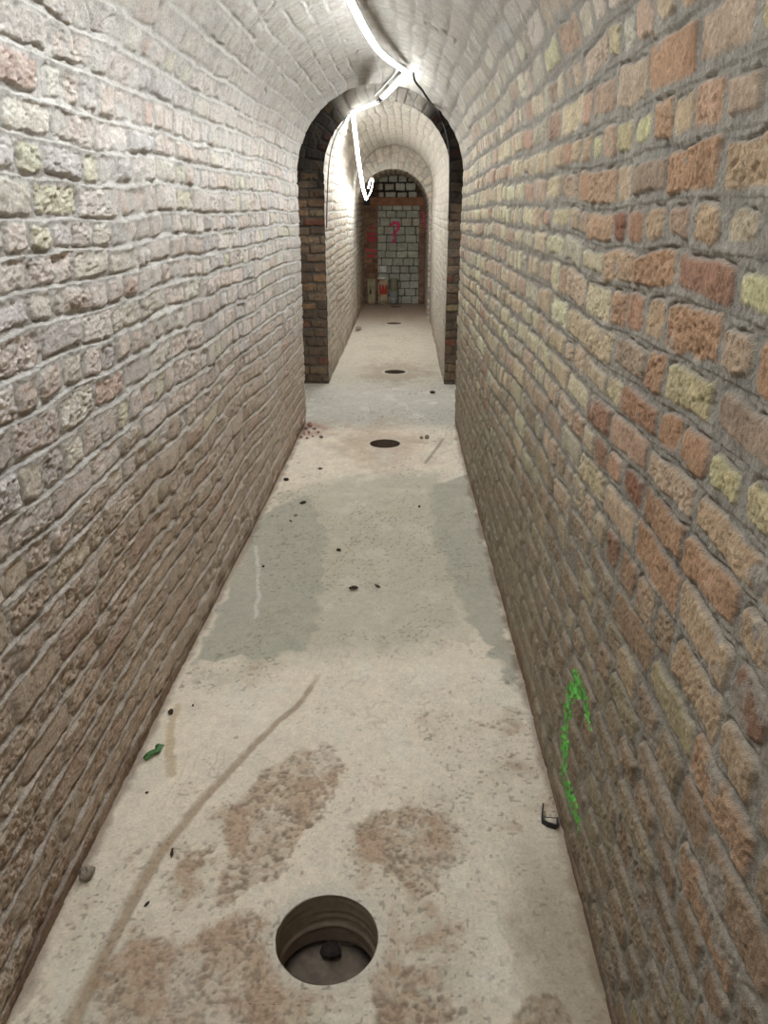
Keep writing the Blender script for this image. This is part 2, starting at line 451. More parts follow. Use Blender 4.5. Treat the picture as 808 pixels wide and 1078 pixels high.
# ---- second vault, beyond the gap
SX, SR, SH = -0.166, 0.538, 1.795
SPROF = profile(SX, SR, SH); SS = SPROF[1]
def pal_far(c, R):
    a = pick(*P_BUFF, R[0]); b = pick(*P_VAULT, R[2])
    return 0.40 * a + 0.60 * b
def fn_second(U, V):
    h, col = surface(U, V, 37, pal_far, hb=0.008, mortar=(176, 170, 160), slope=0.35, rough=1.0, smear=0.18, dust=0.25, joint=0.017, lvl=0.5)
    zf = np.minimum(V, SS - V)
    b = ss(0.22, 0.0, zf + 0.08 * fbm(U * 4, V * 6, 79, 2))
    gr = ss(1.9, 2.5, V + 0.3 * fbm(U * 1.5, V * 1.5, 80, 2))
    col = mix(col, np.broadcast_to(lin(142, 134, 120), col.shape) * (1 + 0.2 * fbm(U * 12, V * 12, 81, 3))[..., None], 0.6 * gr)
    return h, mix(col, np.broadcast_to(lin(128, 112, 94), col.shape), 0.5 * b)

def tunnel_piece(prof, hs, rows_n, Y, fn, names):
    S = prof[1]; rows = np.linspace(0, S, rows_n)
    P, C = arch_shell(prof, rows, Y, fn, names[0])
    iL = int(np.searchsorted(rows, hs)); iR = int(np.searchsorted(rows, S - hs))
    for nm, a, b in zip(names, (0, iL, iR), (iL + 1, iR + 1, rows_n)):
        p = P[a:b]; struct(raw_mesh(nm, p, grid_quads(*p.shape[:2]), C[a:b], M_BRICK))
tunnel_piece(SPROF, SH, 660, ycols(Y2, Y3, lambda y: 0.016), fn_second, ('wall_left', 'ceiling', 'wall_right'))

TX, TR, TH = -0.185, 0.52, 1.52
TPROF = profile(TX, TR, TH); TS = TPROF[1]
def fn_third(U, V):
    return surface(U, V, 41, pal_far, hb=0.009, mortar=(140, 130, 116), slope=0.4, smear=0.1, dust=0.12)
tunnel_piece(TPROF, TH, 360, ycols(Y3, Y4, lambda y: 0.03), fn_third, ('wall_left', 'ceiling', 'wall_right'))

# ---- arch faces (the brick ring you look at where a vault begins)
def arch_face(prof, y, depth, fn, name, ns, nr, jag=0.0):
    pos, S = prof
    rows = np.linspace(0, S, ns); rr = np.linspace(0, depth, nr)
    x, z, nx, nz = pos(rows)
    V, U = np.meshgrid(rows, rr, indexing='ij')
    h, col = fn(U, V)
    e = jag * ss(0.03, 0.0, U)
    X = x[:, None] - nx[:, None] * (U - 0.006); Z = z[:, None] - nz[:, None] * (U - 0.006)
    P = np.stack([X, y - h + e + 0.004, Z], -1)
    return struct(raw_mesh(name, P, grid_quads(*P.shape[:2], flip=True), col, M_BRICK))
def pal_pier(c, R): return pick(*P_PIER, R[0])
def fn_face(U, V):
    h, col = surface(U, V, 53, pal_pier, hb=0.010, mortar=(96, 88, 78), slope=0.5, rough=1.1, smear=0.02, dust=0.03, Ls=0.225, Lh=0.16, joint=0.012)
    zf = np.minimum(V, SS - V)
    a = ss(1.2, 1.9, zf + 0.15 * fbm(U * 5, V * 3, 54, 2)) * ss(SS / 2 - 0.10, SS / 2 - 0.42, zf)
    col = mix(col, col * 0.13, a)                       # shade on the haunches, painted into the brick colour
    return h, mix(col, np.broadcast_to(lin(206, 198, 184), col.shape), 0.8 * ss(SS / 2 - 0.42, SS / 2 - 0.2, zf))  # crown coloured paler to stand for strip light falling on the face
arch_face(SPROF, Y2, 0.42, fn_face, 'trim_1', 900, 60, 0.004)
def fn_face3(U, V):
    return surface(U, V, 59, pal_far, hb=0.008, mortar=(150, 142, 128), slope=0.3, smear=0.15, dust=0.25, Lh=0.11)
arch_face(TPROF, Y3, 0.40, fn_face3, 'trim_2', 420, 26, 0.003)

# ---- the gap between the two vaults: side walls and a flat top
def flat_patch(name, mapf, u0, u1, v0, v1, step, fn, flip=False):
    us = np.linspace(u0, u1, max(2, int((u1 - u0) / step))); vs = np.linspace(v0, v1, max(2, int((v1 - v0) / step)))
    V, U = np.meshgrid(vs, us, indexing='ij')
    h, col = fn(U, V); P = mapf(U, V, h)
    return struct(raw_mesh(name, P, grid_quads(*P.shape[:2], flip=flip), col, M_BRICK))
def fn_gap(U, V): return surface(U, V, 61, pal_pier, hb=0.009, mortar=(96, 88, 78), slope=0.4, smear=0.03, dust=0.03)
flat_patch('wall_left', lambda u, v, h: np.stack([-1.02 + h, u, v], -1), Y1 - 0.02, Y2 + 0.02, 0, 2.75, 0.012, fn_gap)
flat_patch('wall_right', lambda u, v, h: np.stack([0.66 - h, u, v], -1), Y1 - 0.02, Y2 + 0.02, 0, 2.75, 0.012, fn_gap, True)
flat_patch('ceiling', lambda u, v, h: np.stack([v, u, 2.62 - h], -1), Y1 - 0.02, Y2 + 0.02, -1.03, 0.67, 0.014, fn_gap)
# wall closing the corridor behind the viewer
flat_patch('wall_back', lambda u, v, h: np.stack([u, -2.6 + h, v], -1), -0.80, 0.45, 0, 2.35, 0.03, fn_gap, True)

# ------------------------------------------------------------------ floor
HOLES_PX = [((344, 987), 0.113), ((405, 467), 0.104), ((415.5, 391.5), 0.104), ((414.5, 340.4), 0.104), ((417, 322.8), 0.10)]
HOLES = [(on_floor(*p)[0], on_floor(*p)[1], r) for p, r in HOLES_PX]
FX0, FX1 = -1.06, 0.70

def fl(pxs): return [tuple(on_floor(x, y)[:2]) for x, y in pxs]
def poly_sdf(x, y, pts):
    d, _ = polydist(x, y, pts + [pts[0]])
    ins = np.zeros(np.shape(x), bool)
    n = len(pts)
    for i in range(n):
        (ax, ay), (bx, by) = pts[i], pts[(i + 1) % n]
        c = ((ay > y) != (by > y)) & (x < (bx - ax) * (y - ay) / (by - ay + 1e-12) + ax)
        ins ^= c
    return np.where(ins, -d, d)

GREY = [fl([(262, 560), (285, 535), (325, 521), (342, 560), (338, 640), (318, 688), (205, 697), (238, 622)]),
        fl([(452, 512), (495, 498), (552, 742), (524, 694), (492, 652), (470, 600), (458, 560)])]
GREYMID = fl([(300, 520), (360, 500), (470, 495), (500, 640), (500, 665), (420, 690), (250, 700), (270, 600)])
ROUGH = [fl([(238, 862), (268, 820), (300, 795), (345, 785), (368, 806), (345, 842), (318, 880), (300, 918), (262, 938), (225, 945), (240, 905)]),
         fl([(88, 1078), (92, 1040), (120, 1008), (190, 990), (240, 958), (285, 972), (300, 1025), (320, 1090), (200, 1100)]),
         fl([(368, 868), (405, 845), (455, 852), (490, 895), (472, 920), (440, 945), (405, 925), (385, 890)]),
         fl([(535, 1060), (556, 1044), (592, 1048), (600, 1078), (560, 1095), (536, 1085)]),
         fl([(186, 905), (200, 885), (222, 890), (218, 915), (196, 925)]),
         fl([(385, 1030), (415, 1008), (460, 1020), (480, 1078), (440, 1095), (395, 1085)])]
TRACK = fl([(70, 1090), (88, 1050), (112, 1000), (140, 945), (172, 893), (215, 840), (268, 783), (318, 737), (336, 708)])
SCRATCH = fl([(447, 487), (458, 474), (466, 462)])
TRICKLE = [fl([(187, 742), (180, 765), (178, 790), (182, 815)])]
LIME = fl([(268, 575), (272, 600), (271, 630), (269, 650)])

def floor_field(X, Y):
    n1 = fbm(X * 3.1, Y * 2.2, 201, 4); n2 = fbm(X * 12, Y * 12, 202, 3); n3 = fbm(X * 42, Y * 42, 203, 3); n4 = fbm(X * 130, Y * 130, 204, 2)
    cream = lin(224, 212, 192); grey = lin(168, 164, 148); tan = lin(186, 176, 154); brown = lin(150, 132, 110); dark = lin(118, 106, 92)
    col = np.broadcast_to(cream, X.shape + (3,)).copy()
    col = mix(col, np.broadcast_to(tan, col.shape), ss(0.0, 0.75, n1 * 0.7 + n2 * 0.35 - 0.02) * 0.75)
    wx = X + 0.03 * n2 + 0.008 * n3; wy = Y + 0.05 * n2 + 0.01 * n3
    # far part of the near vault is greyer and dustier
    g = poly_sdf(wx, wy, GREYMID); col = mix(col, np.broadcast_to(lin(176, 170, 150), col.shape), ss(0.10, -0.14, g) * 0.75)
    for q in GREY:
        g = poly_sdf(wx, wy, q); col = mix(col, np.broadcast_to(grey, col.shape), ss(0.012, -0.014, g) * 0.85)
    grm = sum(ss(0.03, -0.03, poly_sdf(wx, wy, q)) for q in GREY) + 0.6 * ss(0.10, -0.14, poly_sdf(wx, wy, GREYMID)) + ss(6.0, 7.5, Y)
    fz = ss(5.35, 5.75, wy) * ss(7.9, 6.9, wy); col = mix(col, np.broadcast_to(lin(176, 172, 160), col.shape), fz * 0.8)
    col = mix(col, np.broadcast_to(lin(164, 154, 138), col.shape), ss(6.6, 7.6, Y) * 0.8)
    for q in (1, 2):
        hx, hy, r = HOLES[q]
        dd = np.hypot((wx - hx), (wy - hy) * 0.6)
        col = mix(col, np.broadcast_to(lin(170, 142, 118) if q == 1 else lin(140, 124, 104), col.shape), ss(0.48, 0.15, dd + 0.12 * n2) * 0.55)
    col = mix(col, np.broadcast_to(lin(176, 140, 116), col.shape), ss(10.5, 12.3, Y + 0.4 * n1) * 0.4)
    # red brick dust by the end of the left wall
    bx, by = fl([(318, 452)])[0]
    dd = np.hypot(wx - bx, (wy - by) * 0.8); col = mix(col, np.broadcast_to(lin(150, 96, 74), col.shape), ss(0.30, 0.05, dd + 0.06 * n2) * 0.65)
    h = 0.0012 * n2 + 0.0005 * n3
    # laitance worn through to rough aggregate
    rough = np.zeros(X.shape)
    for q in ROUGH:
        g = poly_sdf(X + 0.025 * n2 + 0.012 * n3, Y + 0.03 * fbm(X * 9, Y * 9, 222, 2) + 0.01 * n3, q)
        rough = np.maximum(rough, ss(0.008, -0.010, g + 0.014 * n3))
    worn = ss(0.30, 0.75, n1 * 0.55 + n2 * 0.45 + 0.35 * n3) * ss(4.6, 3.2, Y) * 0.75 * ss(0.8, 0.1, grm)
    rough = np.maximum(rough, worn)
    n7 = 0.6 * vn(X * 70, Y * 70, 206) + 0.6 * vn(X * 120 + Y * 30, Y * 120 - X * 30, 208); n8 = vn(X * 190, Y * 190, 207)
    rough = rough * (0.35 + 0.65 * ss(-0.6, -0.1, n3 * 0.8 + n7 * 0.4 + 0.3 * n2))                  # islands of skin left standing
    pebb = ss(-0.1, 0.45, n7 * 0.8 + 0.5 * n8)
    rc = mix(np.broadcast_to(lin(182, 160, 136), col.shape), np.broadcast_to(lin(138, 118, 98), col.shape), pebb)
    rc = mix(rc, np.broadcast_to(lin(172, 140, 116), col.shape), 0.55 * ss(-0.2, 0.5, n2))
    rc = mix(rc, np.broadcast_to(lin(92, 82, 70), col.shape), 0.6 * ss(0.50, 0.75, n8 * 0.7 + n7 * 0.4))
    col = mix(col, rc, rough * 0.85); h = h - rough * (0.0020 + 0.0030 * pebb)
    # thin scuffs and faint cloudy blotches
    sc_ = ss(0.10, 0.02, np.abs(vn(X * 14 + n1 * 2, Y * 5 + n2, 241))) * ss(0.1, 0.6, vn(X * 4, Y * 4, 242))
    col = mix(col, np.broadcast_to(lin(160, 142, 120), col.shape), sc_ * 0.35)
    col = mix(col, np.broadcast_to(lin(226, 220, 206), col.shape), ss(0.1, 0.8, fbm(X * 9, Y * 7, 243, 4)) * 0.35 * ss(0.9, 0.4, grm))
    # pale clean ring where each hole was cored
    for k, (hx, hy, r) in enumerate(HOLES):
        dd = np.hypot(X - hx, Y - hy); col = mix(col, np.broadcast_to(lin(206, 198, 182), col.shape), ss(r + 0.045, r + 0.006, dd + 0.014 * n2) * (0.85 if k == 0 else 0.4))
        h = h * ss(r, r + 0.03, dd)
    # long curved scrape
    d, t = polydist(X + 0.004 * n2, Y, TRACK)
    w = 0.016 - 0.009 * t
    tr = ss(w * 1.25, w * 0.55, d + 0.002 * n3) * ss(1.0, 0.93, t)
    col = mix(col, np.broadcast_to(lin(158, 134, 106), col.shape), tr * 0.72); h = h - tr * 0.003
    ed = np.exp(-((d - w * 1.15) / 0.0035) ** 2) * ss(1.0, 0.9, t); h = h + ed * 0.0018; col = mix(col, np.broadcast_to(lin(140, 118, 96), col.shape), ed * 0.3)
    for q in TRICKLE:
        d, t = polydist(X + 0.006 * n2, Y, q); col = mix(col, np.broadcast_to(lin(186, 160, 122), col.shape), ss(0.02, 0.006, d + 0.004 * n3) * 0.6)
    d, t = polydist(X + 0.01 * n2, Y, LIME); col = mix(col, np.broadcast_to(lin(214, 212, 202), col.shape), ss(0.012, 0.003, d + 0.004 * n3) * 0.7)
    d, t = polydist(X + 0.004 * n2, Y, SCRATCH); sk = ss(0.014, 0.006, d); col = mix(col, np.broadcast_to(lin(122, 112, 96), col.shape), sk * 0.6); h = h - sk * 0.002
    # specks, fine pores and the dirty margin along each wall
    sp = ss(0.52, 0.70, vn(X * 110, Y * 110, 231)) * ss(-0.2, 0.5, n1 + 0.5 * n2)
    col = mix(col, np.broadcast_to(dark, col.shape), sp * 0.55)
    e = np.minimum(X - (NX - NR - 0.04 * ss(5.4, 1.3, Y)), (NX + NR + 0.04 * ss(5.4, 1.3, Y)) - X)
    col = mix(col, np.broadcast_to(lin(120, 96, 78), col.shape), ss(0.028, 0.0, e + 0.016 * n2) * 0.6 * ss(5.66, 5.6, Y))
    rs = ss(0.16, 0.05, (NX + NR) - X + 0.03 * n2) * ss(1.75, 1.25, Y)
    col = mix(col, np.broadcast_to(lin(140, 126, 104), col.shape), rs * 0.6)
    col = col * (1 + 0.06 * n2 + 0.07 * n3 + 0.07 * n4)[..., None]
    return h, col

def build_floor():
    vs, cs, qs = [], [], []; off = 0
    def put(P2, quads):
        nonlocal off
        X, Y = P2[..., 0], P2[..., 1]
        h, c = floor_field(X, Y)
        vs.append(np.stack([X, Y, h], -1).reshape(-1, 3)); cs.append(c.reshape(-1, 3)); qs.append(quads + off); off += X.size
    half = 0.155
    bands = []; y = -2.6
    for hx, hy, r in HOLES:
        bands += [(y, hy - half, None), (hy - half, hy + half, (hx, hy, r))]; y = hy + half
    bands.append((y, Y4 + 0.4, None))
    for y0, y1, hole in bands:
        ym = max(0.9, 0.5 * (max(y0, 0.9) + y1))
        stp = lambda yy: 0.05 if yy < 0.85 else min(max(0.0032, yy * yy / 620 * 0.7), 0.03)
        dx = 0.0035 if y0 < 2.2 else 0.006 if y0 < 6 else 0.012
        if hole is None:
            segs = [(y0, y1)]
            if y0 < 2.2 < y1 and y1 - y0 > 1: segs = [(y0, 2.6), (2.6, y1)]
            for a, b in segs:
                dxx = 0.05 if b < 0.9 else (0.0035 if a < 2.5 else 0.006 if a < 6 else 0.012)
                if a < 0.85 < b:
                    Ys = np.concatenate([ycols(a, 0.85, lambda q: 0.05)[:-1], ycols(0.85, b, stp)])
                else: Ys = ycols(a, b, stp)
                Xs = np.linspace(FX0, FX1, int((FX1 - FX0) / dxx))
                V, U = np.meshgrid(Ys, Xs, indexing='ij'); P = np.stack([U, V], -1)
                put(P, grid_quads(*P.shape[:2]))
        else:
            hx, hy, r = hole
            Ys = ycols(y0, y1, lambda q: min(stp(q), 0.012))
            for a, b in ((FX0, hx - half), (hx + half, FX1)):
                Xs = np.linspace(a, b, max(3, int((b - a) / dx)))
                V, U = np.meshgrid(Ys, Xs, indexing='ij'); P = np.stack([U, V], -1); put(P, grid_quads(*P.shape[:2]))
            n = 192; ang = np.linspace(0, 2 * PI, n + 1)
            ca, sa = np.cos(ang), np.sin(ang)
            sq = half / np.maximum(np.abs(ca), np.abs(sa))
            K = 40; tt = np.linspace(0, 1, K)
            chip = r + 0.0012 * vn(ang * 6, ang * 0 + hx * 50, 9) * (np.sin(ang / 2) ** 2)
            rad = chip[None] * (1 - tt[:, None]) + sq[None] * tt[:, None]
            P = np.stack([hx + rad * ca[None], hy + rad * sa[None]], -1)
            put(P, grid_quads(K, n + 1, flip=True))
    return struct(raw_mesh('floor', np.concatenate(vs), np.concatenate(qs), np.concatenate(cs), M_FLOOR))
FLOOR = build_floor()

M_CORE = attr_mat('cored_concrete', rough=0.8, bump=0.12, scale=60, var=0.15)
M_PIT = plain('damp_silt', lin(128, 114, 98), lin(98, 88, 76), 0.75, 30)
M_LUMP = plain('dark_rubble', lin(52, 40, 36), lin(34, 28, 26), 0.85, 60)
HOLE_LABELS = ['wide round hole cored through the floor, nearest the camera', 'round floor hole just before the gap in the walls',
               'round floor hole just inside the second vault', 'thin-looking round floor hole well inside the second vault', 'farthest round floor hole, in front of the blocked end wall']
DEPTH0 = -at_y(344, 987, HOLES[0][1] + HOLES[0][2])[2] + 0.008
def core_hole(k):
    hx, hy, r = HOLES[k]; depth = DEPTH0 if k == 0 else 0.34
    n = 96; ang = np.linspace(0, 2 * PI, n + 1); zs = np.concatenate([[0.0012, -0.002], np.linspace(-0.006, -depth, 46)])
    Z, A = np.meshgrid(zs, ang, indexing='ij')
    ridge = 0.0009 * np.sin(Z * 260 + 2 * vn(A * 0.9, Z * 7, 5)) * ss(-0.1, 0.6, vn(A * 1.2 + 4, Z * 34, 6))
    lip = 0.004 * (ss(-0.085, -0.092, Z) - ss(-0.098, -0.105, Z))
    R_ = r + 0.0008 * (Z > 0) - ridge - lip
    P = np.stack([hx + R_ * np.cos(A), hy + R_ * np.sin(A), Z], -1)
    c = np.broadcast_to(lin(160, 144, 126) if k == 0 else lin(120, 104, 88), P.shape) * (0.9 + 0.1 * fbm(A * 2, Z * 30, 8, 3) + 0.25 * ss(0.55, 0.9, vn(A * 1.3, Z * 60, 12)))[..., None]
    c = mix(c, np.broadcast_to(lin(138, 116, 98), c.shape), ss(-0.06, -0.26, Z + 0.03 * vn(A * 2, Z * 4, 13)) * 0.6)
    o = raw_mesh('core_hole', P, grid_quads(*P.shape[:2]), c, M_CORE, FLOOR)
    o['label'] = HOLE_LABELS[k]
    b = MB(); rings = []
    for q, (f, z) in enumerate(((1.0, -depth + 0.004), (0.7, -depth + 0.012), (0.35, -depth + 0.008), (0.03, -depth + 0.010))):
        rings.append([(hx + f * r * math.cos(a), hy + f * r * math.sin(a), z + 0.004 * math.sin(3 * a + q)) for a in ang[:-1]])
    b.loft(rings); b.build('hole_bottom', M_PIT if k == 0 else M_LUMP, o, True)
for k in range(len(HOLES)): core_hole(k)

# small lumps: chips, stones, leaves
def lump(name, loc, size, mat, seed, flat=0.6, rot=0.0):
    rng = random.Random(seed); n1, n2 = 9, 6; b = MB(); rings = []
    k = [rng.uniform(0.72, 1.15) for _ in range(n1)]; kk = [rng.uniform(0.85, 1.1) for _ in range(n2)]
    for j in range(n2):
        ph = -PI / 2 + PI * (j + 0.35) / (n2 - 0.3); rr = math.cos(ph) * kk[j]
        ring = []
        for i in range(n1):
            a = 2 * PI * i / n1 + rot
            x, y = rr * k[i] * math.cos(2 * PI * i / n1) * size[0], rr * k[i] * math.sin(2 * PI * i / n1) * size[1]
            ring.append((x * math.cos(rot) - y * math.sin(rot), x * math.sin(rot) + y * math.cos(rot), (math.sin(ph) + 0.93) * size[2] * (0.9 + 0.2 * rng.random())))
        rings.append(ring)
    b.loft(rings); o = b.build(name, mat, None); o.location = loc
    return o
hx, hy, r = HOLES[0]
tag(lump('rubble_lump', tuple(on_floor(348, 1003, -DEPTH0 + 0.012)), (0.034, 0.026, 0.014), M_LUMP, 4), 'dark lump of rubble lying at the bottom of the nearest floor hole', 'rubble')

M_CHIP = plain('brick_chip', lin(176, 140, 120), lin(150, 116, 98), 0.9, 80)
M_STONE = plain('grey_stone', lin(160, 148, 132), lin(126, 114, 102), 0.9, 60)
M_DARK = plain('dark_chip', lin(64, 54, 42), lin(44, 38, 32), 0.85, 70)
M_LEAF = plain('dry_leaf', lin(74, 58, 36), lin(50, 40, 28), 0.8, 90)
M_GRN = plain('green_scrap', lin(78, 132, 62), lin(48, 84, 44), 0.5, 70)

def leaf(name, px, length, width, rot, mat, curl=0.5):
    p = on_floor(*px); b = MB(); top = []; 
    n, m = 11, 6; rows = []
    for i in range(n):
        t = i / (n - 1); w = width * math.sin(PI * (0.06 + 0.88 * t)) ** 0.8
        row = []
        for j in range(m):
            s = j / (m - 1) * 2 - 1
            row.append(((t - 0.5) * length, s * w / 2, 0.002 + curl * abs(s) ** 2 * w * 0.45 + 0.25 * curl * length * (t - 0.5) ** 2 * 1.5))
        rows.append(row)
    th = 0.0012
    rings = [r_ + [(x, y, z + th) for x, y, z in reversed(r_)] for r_ in rows]
    b.loft(rings); o = b.build(name, mat, None, True)
    o.location = p; o.rotation_euler = (0, 0, rot); return o
tag(leaf('dry_leaf', (372, 621), 0.040, 0.022, 0.2, M_LEAF, 1.2), 'curled dark dry leaf on the grey floor, larger of two side by side', 'leaf')
tag(leaf('dry_leaf', (397, 618), 0.034, 0.012, -0.8, M_LEAF, 0.8), 'thin dark dry leaf on the grey floor, right of the curled leaf', 'leaf')
def green_scrap():
    p = on_floor(160, 794); b = MB()
    pts = spline([(0.018, 0.038, 0.004), (0.014, 0.022, 0.012), (0.016, 0.006, 0.009), (0.0, -0.012, 0.012), (-0.012, -0.028, 0.004)], 6)
    b.sweep(pts, [(-0.008, -0.001), (0.008, -0.001), (0.009, 0.003), (0.0, 0.0015), (-0.009, 0.003)])
    o = b.build('plastic_scrap', M_GRN, None, True); o.location = p
    tag(o, 'small crumpled green scrap on the pale floor near the left wall', 'scrap')
green_scrap()

def chip(px, size, mat, seed, label, cat='chip', name='debris_chip', group=None):
    p = on_floor(*px); o = lump(name, (p[0], p[1], -0.0005), size, mat, seed, rot=seed * 0.7)
    tag(o, label, cat, group); return o
chip((180, 751), (0.011, 0.009, 0.008), M_DARK, 1, 'small dark pebble on the pale floor above the green scrap', 'pebble', 'pebble')
chip((203, 743), (0.005, 0.004, 0.003), M_DARK, 2, 'tiny dark crumb right of the dark pebble by the left wall', 'pebble', 'pebble')
chip((92, 924), (0.022, 0.02, 0.016), M_STONE, 3, 'rounded grey-brown stone at the foot of the left wall', 'stone', 'stone')
chip((154.5, 835), (0.005, 0.004, 0.003), M_DARK, 5, 'tiny dark crumb below the green scrap', 'pebble', 'pebble')
chip((155, 952), (0.009, 0.004, 0.003), M_DARK, 6, 'thin dark splinter on the pale floor right of the curved scrape', 'chip')
chip((181, 899), (0.020, 0.005, 0.004), M_DARK, 7, 'long dark splinter beside a small worn patch of floor', 'chip')
chip((301, 506), (0.018, 0.014, 0.010), M_DARK, 8, 'dark chip on white floor at the foot of the left wall', 'chip')
chip((337, 494), (0.016, 0.012, 0.006), M_DARK, 9, 'dark chip in the white patch left of the second floor hole', 'chip')
chip((319, 530), (0.020, 0.012, 0.008), M_LEAF, 10, 'dark brown chip at the upper edge of the grey floor stain', 'chip')
chip((311, 543), (0.017, 0.012, 0.005), M_STONE, 11, 'greyish flat chip on the grey stain below the dark brown chip', 'chip')
chip((306, 549), (0.020, 0.004, 0.004), M_DARK, 12, 'thin dark sliver on the grey stain near the left wall', 'chip')
chip((356.5, 580), (0.016, 0.009, 0.007), M_LEAF, 13, 'small brown chip in the middle of the floor above the leaves', 'chip')
chip((441, 534), (0.009, 0.008, 0.006), M_DARK, 14, 'small dark crumb on grey floor towards the right wall', 'chip')
chip((277, 597), (0.007, 0.006, 0.005), M_DARK, 15, 'tiny dark crumb on the grey stain beside the left wall', 'chip')
chip((443.5, 462), (0.020, 0.016, 0.012), M_STONE, 16, 'grey chip right of the second floor hole, left one of a pair', 'chip')
chip((449, 462), (0.018, 0.016, 0.016), M_STONE, 17, 'grey chip right of the second floor hole, right one of a pair', 'chip')
chip((455, 414), (0.030, 0.018, 0.012), M_DARK, 18, 'flat dark chip on the floor of the gap before the second vault', 'chip')
chip((377, 348), (0.060, 0.04, 0.03), M_STONE, 19, 'grey lump against the left wall inside the second vault', 'stone', 'stone')
rr = random.Random(5)
RUB = [(322, 452), (326, 449), (320, 457), (331, 452), (325, 456), (335, 456), (317, 461), (329, 460), (323, 462), (338, 461)]
for i, (x, y) in enumerate(RUB):
    s = rr.uniform(0.009, 0.02)
    chip((x, y), (s, s * rr.uniform(0.6, 1), s * rr.uniform(0.5, 0.9)), M_CHIP if i % 3 else M_STONE, 40 + i,
         'small brick crumb in the scatter at the far end of the left wall', 'brick crumb', 'brick_crumb', 'brick crumbs at the end of the left wall')

# black bent clip by the right wall
M_BLACK = plain('black_plastic', lin(34, 30, 28), lin(22, 20, 19), 0.5, 60)
def clip_():
    q = [on_floor(x, y) for x, y in ((571, 853), (570, 861), (570.5, 867), (576, 870.5), (585, 873), (586.5, 870), (586, 865))]
    c = np.mean(q, 0); b = MB()
    pts = [(p[0] - c[0], p[1] - c[1], 0.008 + (0.012 if i == 0 else 0)) for i, p in enumerate(q)]
    b.sweep(pts, [(-0.0022, -0.0075), (0.0022, -0.0075), (0.0022, 0.0075), (-0.0022, 0.0075)])
    t = empty('plastic_clip', (c[0], c[1], 0)); tag(t, 'small black bent clip lying on the floor below the green paint mark', 'clip')
    b.build('bent_strip', M_BLACK, t)
    w = MB(); w.tube([(pts[-1][0], pts[-1][1], 0.012), (pts[2][0] + 0.006, pts[2][1] + 0.012, 0.011)], 0.0012, 6)
    w.build('wire', M_BLACK, t)
clip_()

# ------------------------------------------------------------------ blocked end wall
EW = Y4 - 0.08
def exy(px, py, y=EW):
    p = at_y(px, py, y); return p[0], p[2]
BX0, LZ0 = exy(397.5, 216.5); BX1, LZ1 = exy(441.5, 207.5)
def pal_block(c, R): return pick([(194, 195, 180), (202, 202, 186), (186, 188, 174), (196, 190, 174)], [1, 1, 1, 1], R[0])
def fn_block(U, V):
    return surface(U, V, 71, pal_block, hb=0.012, mortar=(96, 92, 82), slope=0.1, rough=0.5, smear=-0.3, dust=0.02, P=0.122, Ls=0.178, Lh=0.172, joint=0.009, wav=0.25)
def end_patch(name, x0, x1, z0, z1, y, fn, step=0.008, off=(0, 0)):
    us = np.linspace(x0, x1, int((x1 - x0) / step) + 2); vs = np.linspace(z0, z1, int((z1 - z0) / step) + 2)
    V, U = np.meshgrid(vs, us, indexing='ij'); h, col = fn(U, V)
    P = np.stack([U, y - h, V], -1)
    # turned edges so that it reads as a solid face
    top = P[-1:].copy(); top[..., 1] += 0.15; bot = P[:1].copy(); bot[..., 1] += 0.15
    P = np.concatenate([bot, P, top], 0); C = np.concatenate([col[:1], col, col[-1:]], 0)
    lf = P[:, :1].copy(); lf[..., 1] = y + 0.15; rg = P[:, -1:].copy(); rg[..., 1] = y + 0.15
    P = np.concatenate([lf, P, rg], 1); C = np.concatenate([C[:, :1], C, C[:, -1:]], 1)
    return raw_mesh(name, P, grid_quads(*P.shape[:2]), C, M_BLOCK)
wall_end = struct(end_patch('wall_end', BX0 - 0.02, BX1 + 0.02, 0, LZ0 + 0.02, EW + 0.03, fn_block))
def fn_upper(U, V):
    h, col = surface(U, V + 0.03, 73, pal_block, hb=0.016, mortar=(58, 52, 46), slope=0.1, rough=0.8, smear=-0.1, dust=0.05, P=0.128, Ls=0.185, Lh=0.17, joint=0.024, wav=0.6)
    e = ss(LZ1 + 0.30, LZ1 + 0.36, V + 0.02 * vn(U * 12, V * 12, 3)) 
    e = np.maximum(e, ss(BX1 - 0.08, BX1 - 0.03, U)); e = np.maximum(e, ss(BX0 + 0.05, BX0, U))
    dk = pick([(96, 74, 58), (80, 62, 50), (104, 84, 64)], [1, 1, 1], np.clip(0.5 + 0.5 * vn(U * 6, V * 13, 8), 0, 0.999))
    return h, mix(col, dk, e * 0.9)
struct(end_patch('wall_end', -0.80, 0.44, LZ1 - 0.01, 2.15, EW + 0.02, fn_upper))
def pal_end(c, R): return pick([(164, 118, 92), (150, 104, 80), (170, 128, 100), (140, 102, 82)], [1, 1, 1, 1], R[0])
def fn_pier(U, V): return surface(U, V, 83, pal_end, hb=0.008, mortar=(134, 114, 96), slope=0.4, smear=0.02, dust=0.06, wav=0.6)
PIER_L = struct(end_patch('pillar', -0.80, BX0, 0, LZ0 + 0.001, EW, fn_pier))
PIER_R = struct(end_patch('pillar', BX1, 0.44, 0, LZ0 + 0.001, EW, fn_pier))
M_LINTEL = plain('rusty_timber', lin(178, 128, 94), lin(150, 104, 76), 0.75, 14)
b = MB(); b.box(((exy(389, 212)[0] + 0.42) / 2, EW + 0.03, (LZ0 + LZ1) / 2), (0.42 - exy(389, 212)[0], 0.12, LZ1 - LZ0), 0.008)
struct(b.build('lintel', M_LINTEL))

